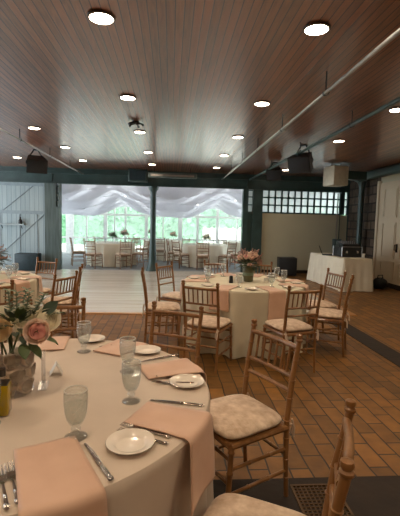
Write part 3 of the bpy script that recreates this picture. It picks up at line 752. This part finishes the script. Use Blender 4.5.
def leaf(b, p, d, up, L, W, bend=.25):
    d = Vector(d).normalized(); s = d.cross(Vector(up)); s = s.normalized() if s.length > .01 else Vector((1, 0, 0)); n = s.cross(d)
    p = Vector(p)
    def fn(u, v):
        w = W * math.sin(PI * min(.03 + .97 * u, 1)) ** .8 * (v - .5)
        return tuple(p + d * (L * u) + s * w - n * (bend * L * u * u) + n * abs(v - .5) * W * .25)
    b.grid(fn, 6, 2)
def rose(c, d, r, mi, mo, parent, rnd, label=None):
    i, o = rose_parts(c, d, r, rnd)
    ro = o.build('rose', mo, parent); i.build('rose_heart', mi, ro)
    if label: ro['label'] = label
rnd = random.Random(3)
VX, VY = -.66, 1.70
# glass cylinder
t = empty('glass_vase', (VX, VY, TOP), 0, 'clear glass cylinder vase filled with shells on the nearest table', 'vase')
MB().lathe([(.0005, .002), (.080, .002), (.084, .006), (.085, .02), (.085, .21), (.084, .214), (.080, .212), (.080, .02), (.0005, .014)], 36).build('cylinder', 'vase_glass', t)
# shells: open curled cups
sh0 = MB()
def shellfn(u, v):
    a = 2 * PI * v; rr = .010 + .021 * math.sin(u * 2.1); k_ = 1 + .12 * math.sin(3 * a) + .06 * math.sin(7 * a + u * 3)
    return (rr * k_ * math.cos(a) * 1.15, rr * k_ * math.sin(a), .022 * (u - .5) * 2 - .012 * math.sin(u * 5))
sh0.grid(shellfn, 10, 22)
sh0.ball((0, 0, -.012), (.024, .020, .008), 12)
spots = [(-.042, -.030, .040, 'lower row, left'), (.004, -.050, .038, 'bottom row at the front, beside the oil bottle'), (.046, -.020, .040, 'bottom row at the right, rounded and closed'), (.030, .040, .04, 'bottom row at the back'),
         (-.02, -.046, .095, 'second row, left of the middle'), (.026, -.044, .10, 'second row with a dark hollow'), (.05, .012, .095, 'second row against the right glass'), (-.04, .03, .10, 'second row at the back left'),
         (-.034, -.036, .150, 'top row behind the oil bottle'), (.014, -.048, .155, 'top row at the front'), (.048, -.008, .150, 'top row under the drooping leaf'), (0, .045, .15, 'top row at the back')]
so = None
for x, y, z, lb in spots:
    if so is None:
        so = sh0.build('oyster_shell', 'shell'); q = so
    else:
        q = so.copy(); COL.objects.link(q)
    q.location = (VX + x, VY + y, TOP + z)
    out = Vector((x + .02, y - .01, .012)).normalized(); e = out.to_track_quat('Z', 'Y').to_euler(); q.rotation_euler = (e.x + rnd.uniform(-.3, .3), e.y + rnd.uniform(-.3, .3), e.z)
    tag(q, 'grey-white shell inside the glass vase, ' + lb, 'shell', 'shells in the glass vase')
# bouquet
t = empty('flower_bouquet', (VX, VY, TOP + .20), 0, 'cream, peach and pink rose bouquet on the shell-filled vase', 'flowers')
cdir = Vector((.25, -.75, .2))
rose((.13, -.075, .085), (.15, -.95, .25), .050, 'rose_pink', 'rose_blush', t, rnd, 'pink-hearted rose')
rose((.05, .0, .125), (0, -.7, .6), .052, 'rose_cream', 'rose_cream', t, rnd)
rose((.145, .0, .115), (.5, -.6, .45), .052, 'rose_cream', 'rose_cream', t, rnd)
rose((-.035, -.05, .085), (-.1, -.9, .3), .058, 'rose_peach', 'rose_peach', t, rnd, 'peach-yellow rose')
rose((.07, .07, .12), (.1, .4, .8), .048, 'rose_cream', 'rose_cream', t, rnd)
rose((-.07, .04, .12), (-.5, .1, .8), .05, 'rose_cream', 'rose_cream', t, rnd)
rose((-.11, -.03, .06), (-.9, -.3, .2), .05, 'rose_blush', 'rose_blush', t, rnd)
fo = MB(); fe = MB(); fd = MB()
for i in range(70):
    a = rnd.uniform(0, 2 * PI); el = rnd.uniform(-.3, 1.2); d = Vector((math.cos(a) * math.cos(el), math.sin(a) * math.cos(el), math.sin(el)))
    p = d * .06 + Vector((.02, -.01, .07)); leaf(fo if i % 3 else fd, p, d + Vector((0, 0, rnd.uniform(-.3, .3))), (0, 0, 1), rnd.uniform(.04, .075), rnd.uniform(.022, .034))
for p, d in (((.07, -.07, .03), (.4, -.8, -.25)), ((.09, -.06, .03), (.85, -.5, -.4)), ((.12, -.03, .05), (1, -.1, -.1)), ((-.02, -.07, .02), (-.4, -.9, -.2)), ((.13, .01, .12), (.9, .1, .5))):
    leaf(fo, p, d, (0, 0, 1), .085, .045, .3)
leaf(fd, (.13, .0, .14), (.8, -.1, .75), (0, -1, .3), .08, .05)
for s0, d0 in (((.03, -.02, .12), (.05, -.1, 1)), ((.05, .0, .12), (.25, -.05, 1)), ((0, 0, .12), (-.1, 0, 1)), ((.08, .0, .12), (.5, 0, .9)), ((-.05, 0, .1), (-.5, 0, .9)), ((.02, .05, .12), (.1, .4, 1))):
    s0 = Vector(s0); d0 = Vector(d0).normalized(); L = .115
    fe.tube([s0, s0 + d0 * L], .0022, 5)
    for k_ in range(18):
        q = s0 + d0 * L * (k_ + 3) / 20; a = k_ * 2.4; dd = Vector((math.cos(a), math.sin(a), .5)); leaf(fe, q, dd, (0, 0, 1), .024, .022, .1)
fo.build('foliage', 'leaf', t); fd.build('foliage', 'leaf_dark', t); fe.build('eucalyptus_sprigs', 'eucalyptus', t)
stm = MB()
for i in range(6): stm.tube([(rnd.uniform(-.03, .03), rnd.uniform(-.03, .03), -.09), (rnd.uniform(-.04, .06), rnd.uniform(-.05, .04), .06)], .004, 5)
stm.build('stems', 'leaf', t)
# oil bottle
t = empty('oil_bottle', (-.622, 1.50, TOP), rad(6), 'square bottle of yellow olive oil at the left frame edge', 'bottle')
MB().box((0, 0, .062), (.056, .056, .12), None, .008).build('oil_body', 'oil', t)
MB().lathe([(.026, .12), (.022, .128), (.013, .138), (.012, .165), (.014, .168)], 16).build('neck', 'vase_glass', t)
MB().lathe([(.0145, .15), (.0145, .178), (.0005, .18)], 14).build('cap', 'oil_cap', t)
MB().box((0, 0, .122), (.05, .05, .012), None, .004).build('shoulder', 'oil_cap', t)

# middle and left table settings
def small_arrangement(c, label, vlabel, spread, seed, hgt=.2, n=9, left=False):
    rnd = random.Random(seed)
    v = empty('flower_vase', (c[0], c[1], TOP), 0, vlabel, 'vase')
    MB().lathe([(.0005, 0), (.06, 0), (.068, .01), (.07, hgt - .03), (.064, hgt - .005), (.066, hgt), (.058, hgt), (.056, .03), (.0005, .02)], 24).build('vessel', 'vase_green', v)
    MB().lathe([(.0715, hgt * .4), (.0725, hgt * .45), (.0725, hgt * .55), (.0715, hgt * .6)], 24).build('band', 'eucalyptus', v)
    t = empty('flower_bouquet', (c[0], c[1], TOP + hgt), 0, label, 'flowers')
    for i in range(n):
        a = i * 2.4; el = .25 + .9 * ((i * .37) % 1); d = Vector((math.cos(a) * math.cos(el), math.sin(a) * math.cos(el), math.sin(el)))
        rose(d * spread * .6 + Vector((0, 0, .02)), d, rnd.uniform(.035, .05), *(('dusty', 'dusty'), ('rose_pink', 'rose_blush'), ('rose_blush', 'rose_blush'))[i % 3], t, rnd)
    fo = MB(); fd = MB(); sp = MB()
    for i in range(90):
        a = rnd.uniform(0, 2 * PI); el = rnd.uniform(-.2, 1.3); d = Vector((math.cos(a) * math.cos(el), math.sin(a) * math.cos(el), math.sin(el)))
        leaf(fd if i % 2 or left else fo, d * spread * (.6 if left else .35), d, (0, 0, 1), rnd.uniform(.06, .12) * (1.3 if left else 1), .05 if left else .035)
    for i in range(26):
        a = rnd.uniform(0, 2 * PI); el = rnd.uniform(.1, 1.3); d = Vector((math.cos(a) * math.cos(el), math.sin(a) * math.cos(el), math.sin(el)))
        p0 = d * spread * .4; p1 = d * spread * rnd.uniform(.85, 1.15); sp.tube([p0, p1], [.003, .002], 5)
        for k_ in range(10):
            q = p0.lerp(p1, .35 + .65 * k_ / 9); sp.ball(q + Vector((rnd.uniform(-.012, .012), rnd.uniform(-.012, .012), rnd.uniform(-.012, .012))), .009, 6)
    fo.build('foliage', 'leaf', t); fd.build('foliage', 'leaf_dark', t); sp.build('pink_sprays', 'dusty', t)
    stm = MB()
    for i in range(6): stm.tube([(rnd.uniform(-.03, .03), rnd.uniform(-.03, .03), -.14), (rnd.uniform(-.05, .05), rnd.uniform(-.05, .05), .06)], .004, 5)
    stm.build('stems', 'leaf', t)
small_arrangement((1.0, 5.05), 'dusty pink bouquet with spiky sprays on the middle table', 'mossy green vase under the dusty pink bouquet', .25, 5)
small_arrangement((-2.29, 5.12), 'dark-leaved pink and cream bouquet cut by the left frame edge', 'vase at the left frame edge on the left table', .26, 9, n=11, left=True)

names2 = {-73: 'front right chair', -120: 'left front chair', -28: 'side-on right chair', 7: 'chair nearest the equipment table', 65: 'chair before the floor speaker', 102: 'chair back left of the flowers', 146: 'chair on the dance floor side', 183: 'edge-on left chair'}
for a, nm in names2.items():
    napkin(T2, a, 'blush napkin on the middle table in front of the ' + nm, 'blush napkins on the middle table', hang=.33 if a == -73 else .24, seed=a)
    p = polar(T2, .66, a - 20); plate(p[0], p[1], 'small white plate on the middle table by the ' + nm, 'plates on the middle table')
    p = polar(T2, .50, a + 13); goblet(p[0], p[1], 'water goblet on the middle table by the ' + nm, 'goblets on the middle table')
names3 = {-23: 'right front chair', 10: 'chair edge-on to the dance floor', 58: 'chair before the timber post', -60: 'chair at the left frame edge'}
for a, nm in names3.items():
    napkin(T3, a, 'blush napkin on the left table in front of the ' + nm, 'blush napkins on the left table', seed=a)
    p = polar(T3, .66, a - 17); plate(p[0], p[1], 'small white plate on the left table by the ' + nm, 'plates on the left table')
    p = polar(T3, .50, a + 13); goblet(p[0], p[1], 'water goblet on the left table by the ' + nm, 'goblets on the left table')
t = empty('menu_card', (.86, 4.93, TOP), rad(8), 'white folded card in front of the vase on the middle table', 'card')
MB().add([(-.06, -.025, .001), (.06, -.025, .001), (.06, 0, .075), (-.06, 0, .075), (-.06, .025, .001), (.06, .025, .001)], [(0, 1, 2, 3), (3, 2, 5, 4)]).build('folded_paper', 'white', t, smooth=False).modifiers.new('s', 'SOLIDIFY').thickness = .002
b = MB().lathe([(.0005, 0), (.026, 0), (.028, .01), (.024, .075), (.02, .09), (.0005, .094)], 16).build('pepper_pot', 'black', loc=(.76, 4.90, TOP)); tag(b, 'small black pot beside the white card on the middle table', 'pot')
b = MB().lathe([(.0005, 0), (.033, 0), (.035, .008), (.035, .06), (.032, .06), (.031, .01), (.0005, .008)], 16).build('candle_glass', 'white', loc=(1.22, 4.95, TOP)); tag(b, 'short pale candle cup right of the vase on the middle table', 'candle')

# ------------------------------------------------------------------ equipment table by the right wall
EX, EY, ER = 4.24, 9.78, rad(4)
t = empty('equipment_table', (EX, EY, 0), ER, 'long table under a white floor-length cloth by the panelled door', 'table')
def boxcloth(u, v):
    hx, hy, cr_ = .36, .92, .03
    a, b = hx - cr_, hy - cr_; arc = PI / 2 * cr_
    s = u * (4 * a + 4 * b + 4 * arc)
    for (sx, sy, L, ang) in ((-a, -hy, 2 * a, -90), (hx, -b, 2 * b, 0), (a, hy, 2 * a, 90), (-hx, b, 2 * b, 180)):
        t0 = rad(ang); n = (math.cos(t0), math.sin(t0)); d = (-n[1], n[0])
        if s <= L + 1e-9:
            x, y = sx + d[0] * s, sy + d[1] * s; corner = max(0, 1 - min(s, L - s) / .14); break
        s -= L
        if s <= arc:
            cx, cy = sx + d[0] * L - n[0] * cr_, sy + d[1] * L - n[1] * cr_; t1 = t0 + s / cr_
            n = (math.cos(t1), math.sin(t1)); x, y = cx + n[0] * cr_, cy + n[1] * cr_; corner = 1; break
        s -= arc
    k_ = v * (.02 + .018 * math.sin(u * 75) + .012 * math.sin(u * 171 + 1) + .07 * corner ** 2)
    return (x + n[0] * k_, y + n[1] * k_, .76 - .75 * v)
c = MB(); c.grid(boxcloth, 320, 10); c.add([(-.36, -.92, .76), (.36, -.92, .76), (.36, .92, .76), (-.36, .92, .76)], [(0, 1, 2, 3)])
c.build('tablecloth', 'white_cloth', t)
def on(x, y): q = Matrix.Rotation(ER, 2) @ Vector((x, y)); return (EX + q.x, EY + q.y, .762)
t = empty('equipment_case', on(.03, -.35), rad(6), 'black equipment case full of cables on the white-clothed table', 'case')
MB().box((0, 0, .13), (.52, .42, .25), None, .012).build('case_body', 'black', t)
tr = MB()
for x in (-1, 1):
    for y in (-1, 1): tr.tube([(x * .258, y * .208, .01), (x * .258, y * .208, .25)], .009, 6)
for x in (-1, 1): tr.box((0, x * .208, .25), (.52, .012, .012))
tr.build('corner_trim', 'steel_pipe', t)
for x in (-.14, .14): MB().box((x, -.216, .13), (.05, .012, .06), None, .004).build('latch', 'silver', t)
mxr = empty('audio_mixer', (on(.03, -.35)[0], on(.03, -.35)[1], .762 + .257), rad(6), 'black mixer with knobs sitting on the equipment case', 'mixer')
MB().add([(-.22, -.16, 0), (.22, -.16, 0), (.22, .16, 0), (-.22, .16, 0), (-.22, -.16, .05), (.22, -.16, .05), (.22, .16, .12), (-.22, .16, .12)], [(0, 3, 2, 1), (4, 5, 6, 7), (0, 1, 5, 4), (1, 2, 6, 5), (2, 3, 7, 6), (3, 0, 4, 7)]).build('mixer_body', 'black', mxr, smooth=False)
kb = MB()
for i in range(8):
    for j in range(3): kb.lathe([(.012, 0), (.010, .02), (.0005, .021)], 8, c=(-.18 + i * .05, -.1 + j * .09, .062 + j * .02))
kb.build('knobs', 'steel_pipe', mxr)
cb = MB(); cb.tube([(-.2, .1, .1), (-.26, .05, .16), (-.3, -.1, .1), (-.28, -.18, -.1), (-.2, -.22, -.2)], .007, 6); cb.tube([(.15, .12, .1), (.2, .1, .17), (.27, 0, .1), (.29, -.1, -.15)], .007, 6); cb.build('cable', 'black', mxr)
t = empty('laptop', on(-.26, .12), rad(70), 'open dark laptop at the left of the equipment case', 'laptop')
MB().box((0, 0, .01), (.34, .24, .018), None, .005).build('keyboard_base', 'black', t)
ml = Matrix.Translation((0, .12, .02)) @ Matrix.Rotation(rad(-22), 4, 'X')
ld = MB().box((0, 0, .115), (.34, .012, .23), ml, .004).build('lid', 'black', t)
MB().box((0, -.008, .118), (.31, .004, .2), ml).build('screen', 'screen_glow', ld, smooth=False)
cp = MB().lathe([(.0005, 0), (.03, 0), (.038, .1), (.036, .1), (.028, .006), (.0005, .006)], 16).build('paper_cup', 'white', loc=on(.30, -.62)); tag(cp, 'small white cup on the white table beside the black case', 'cup')
t = empty('cable_bag', (5.12, 9.35, 0), rad(20), 'black bag slumped on the floor between the white table and the panelled door', 'bag')
MB().grid(lambda u, v: ((.20 * math.cos(2 * PI * u) * math.sin(PI * v) ** .7) * (1 + .12 * math.sin(5 * u * 6.28)), .15 * math.sin(2 * PI * u) * math.sin(PI * v) ** .7, .13 - .13 * math.cos(PI * v) * (1 + .1 * math.sin(6.28 * u * 3))), 24, 12).build('bag_body', 'black', t)
MB().tube([(-.1, 0, .22), (-.07, 0, .33), (.07, 0, .33), (.1, 0, .22)], .012, 8).build('handle', 'black', t)

# ------------------------------------------------------------------ the tent
struct(MB().box((-.5, 15.2, -.1), (13, 6.0, .2)).build('floor_tent', 'tent_floor', smooth=False))
struct(MB().box((0, 32, -.12), (60, 28, .2)).build('ground_outside', 'paving', smooth=False))
GX = (-6.0, -1.96, 1.83, 5.8)
def drape(u, v):
    x = -6.0 + 11.8 * u; y = 12.42 + 5.4 * v
    for a, b in zip(GX, GX[1:]):
        if x <= b + 1e-6: break
    q = (x - a) / (b - a); sag = 4 * q * (1 - q)
    far = v ** .8
    base = 2.78 - .62 * far
    z = base - sag * (.12 + .28 * v)
    w_ = v * 34 + 2.2 * sag + 1.2 * math.sin(v * 9); fold = (abs(math.sin(w_ * .5)) - .5) * .42 + .05 * math.sin(v * 83 + 6 * q)
    gather = min(1, 2.6 * min(q, 1 - q) + .18)
    return (x, y, z + fold * gather)
dr_ = MB().grid(drape, 150, 170).build('ceiling_drape', 'drape')
# added sheer cloth layers whose overlap stands in for shading along the folds
for i in range(8):
    def layer(u, t, i=i):
        x = -6.0 + 11.8 * u
        for a, b in zip(GX, GX[1:]):
            if x <= b + 1e-6: break
        q = (x - a) / (b - a); sag = 4 * q * (1 - q)
        v = min(max((i * 4.6 + 1.0 + (1.1 + 1.3 * sag) * (t - .5) * 1.6 + 5.0 * (sag - .5) * (1 if i % 2 else .7)) / 34, .004), .96)
        p = drape(u, v); return (p[0], p[1] - .01, p[2] - .035 - .03 * math.sin(PI * t))
    MB().grid(layer, 110, 8).build('fold_shade_layer', 'drape', dr_)
tag(dr_, 'white sheer fabric swagged under the tent roof', 'drape')
fl = None
for x, y, zz in ((-2.9, 15.0, .18), (-3.6, 16.0, .2), (-1.6, 14.2, .22), (.2, 14.6, .2), (-.6, 15.7, .2), (1.0, 15.2, .2), (2.3, 14.4, .2), (1.5, 13.6, .18), (-1.0, 13.5, .18)):
    u_, v_ = (x + 6) / 11.8, (y - 12.42) / 5.4; z = drape(u_, v_)[2] - .05
    if fl is None: fl = MB().ball((0, 0, 0), .016, 10).build('fairy_light', 'fairy'); q = fl
    else: q = fl.copy(); COL.objects.link(q)
    q.location = (x, y, z); tag(q, 'tiny glowing fairy light against the white drape', 'fairy light', 'fairy lights in the drape')
# back frame of the tent with clear panes
YT = 18.1
fr = MB(); pn = MB()
for x, w in ((-6.0, .2), (-4.45, .34), (-3.72, .07), (-2.9, .16), (-2.5, .06), (-2.02, .09), (-1.1, .14), (-.35, .06), (.42, .2), (1.2, .12), (2.1, .12), (3.0, .06), (3.9, .2), (5.5, .2)):
    fr.box((x, YT, 1.3), (w, .1, 2.6))
fr.box((.4, YT, 1.76), (12.2, .06, .09)); fr.box((.4, YT, .72), (12.2, .06, .07)); fr.box((.4, YT, .04), (12.2, .08, .08))
for a, b, c_ in ((-3.0, -1.96, -.9), (.9, 1.83, 2.8)):
    fr.tube([(a, YT, 1.8), (b, YT, 2.35), (c_, YT, 1.8)], .05, 6)
struct(fr.build('window_4', 'tent_frame', smooth=False))
MB().box((.6, YT + .02, 1.3), (9.8, .008, 2.6)).build('glass_pane', 'pane', bpy.data.objects['window_4'], smooth=False)
# unseen canvas outer roof, added to keep sun off the drape, and gutter
struct(MB().box((-.1, YT, 2.72), (12.2, .14, .2)).build('trim_6', 'tent_frame', smooth=False))
struct(MB().add([(-6.3, 12.45, 3.1), (6.0, 12.45, 3.1), (6.0, 18.3, 2.85), (-6.3, 18.3, 2.85)], [(0, 1, 2, 3)]).build('roof_tent', 'canvas', smooth=False)).modifiers.new('s', 'SOLIDIFY').thickness = .01
# hedge: many leaf clumps
hg = MB(); rr_ = random.Random(11)
def hsurf(u, v):
    x = -16 + 34 * u; z = 5.2 * v
    d = .5 * math.sin(x * 1.3 + z * .9) + .35 * math.sin(x * 3.1 - z * 2.2) + .2 * math.sin(x * 6.3 + z * 5.1)
    return (x, 25 - d * .7, z + .25 * math.sin(x * 2.2) * v)
hg.grid(hsurf, 90, 24)
for i in range(5200):
    u, v = rr_.random(), rr_.random() ** .9; p = Vector(hsurf(u, v)) + Vector((0, -.12 * rr_.random(), 0))
    d = Vector((rr_.uniform(-1, 1), rr_.uniform(-1, -.1), rr_.uniform(-.6, 1))); leaf(hg, p, d, (0, 0, 1), rr_.uniform(.2, .42), rr_.uniform(.12, .24), .2)
tag(hg.build('hedge', 'hedge'), 'tall sunlit green hedge beyond the tent windows', 'hedge')
ww = MB(); ww.box((3.1, 22.5, .6), (2.6, .2, 1.2))
for i in range(7): ww.box((1.9 + i * .4, 22.38, .65), (.06, .06, 1.3))
tag(ww.build('garden_fence', 'white', smooth=False), 'pale fence in the garden seen through the right tent window', 'fence')

# flowers on tent tables
def tent_flowers(c, label, seed, m, h=.3):
    rnd = random.Random(seed)
    t = empty('table_bouquet', (c[0], c[1], TOP), 0, label, 'flowers', 'flowers on the tent tables')
    MB().lathe([(.0005, 0), (.05, 0), (.055, .02), (.05, h * .55), (.055, h * .6), (.045, h * .6), (.04, .03), (.0005, .02)], 14).build('vase', 'vase_glass', t)
    fo = MB()
    for i in range(50):
        a = rnd.uniform(0, 6.28); el = rnd.uniform(-.2, 1.4); d = Vector((math.cos(a) * math.cos(el), math.sin(a) * math.cos(el), math.sin(el))); leaf(fo, Vector((0, 0, h * .65)) + d * .05, d, (0, 0, 1), .12, .05)
    fo.build('foliage', 'leaf', t)
    bl = MB()
    for i in range(16):
        a = i * 2.4; el = -.1 + 1.4 * ((i * .37) % 1); d = Vector((math.cos(a) * math.cos(el), math.sin(a) * math.cos(el), math.sin(el))); bl.ball(Vector((0, 0, h * .7)) + d * .12, .042, 8)
    bl.build('blooms', m, t)
tent_flowers((-1.95, 13.7), 'leafy bouquet on the left front tent table', 1, 'eucalyptus')
tent_flowers((-1.6, 14.05), 'tall pale bouquet behind the leafy one on the left front tent table', 2, 'rose_blush', .42)
tent_flowers((1.25, 13.85), 'white and green bouquet on the right front tent table', 3, 'rose_cream')
tent_flowers((-.75, 16.1), 'dusty pink bouquet left of the slender post in the tent', 4, 'dusty', .45)
tent_flowers((.1, 16.2), 'small bouquet on the table behind the slender post', 5, 'rose_blush')
for tc, lab in ((TA, 'left front tent table'), (TB, 'right front tent table')):
    for i, a in enumerate((215, 255, 300, 340)):
        p = polar(tc, .5, a); goblet(p[0], p[1], 'water goblet on the %s, %s along its near rim' % (lab, ('first from the left', 'second from the left', 'third from the left', 'rightmost')[i]), 'goblets on the tent tables')

# ------------------------------------------------------------------ daylight
W = bpy.data.worlds.new('world'); S.world = W; W.use_nodes = True
bg = W.node_tree.nodes['Background']; bg.inputs['Color'].default_value = (0.84, 0.94, 1.0, 1); bg.inputs['Strength'].default_value = 5.0
sd = bpy.data.lights.new('sun', 'SUN'); sd.energy = 7.0; sd.angle = rad(2); sd.color = (1, .95, .86)
so_ = bpy.data.objects.new('sun', sd); COL.objects.link(so_); so_.rotation_euler = Euler((rad(38), rad(12), 0))

V = S.view_settings; S.display_settings.display_device = 'sRGB'
V.view_transform = 'Standard'; V.look = 'None'; V.gamma = 1.0; V.use_curve_mapping = False; V.exposure = 0.0
S.cycles.use_denoising = True
S.cycles.max_bounces = 8; S.cycles.transparent_max_bounces = 24
S.cycles.sample_clamp_indirect = 6.0
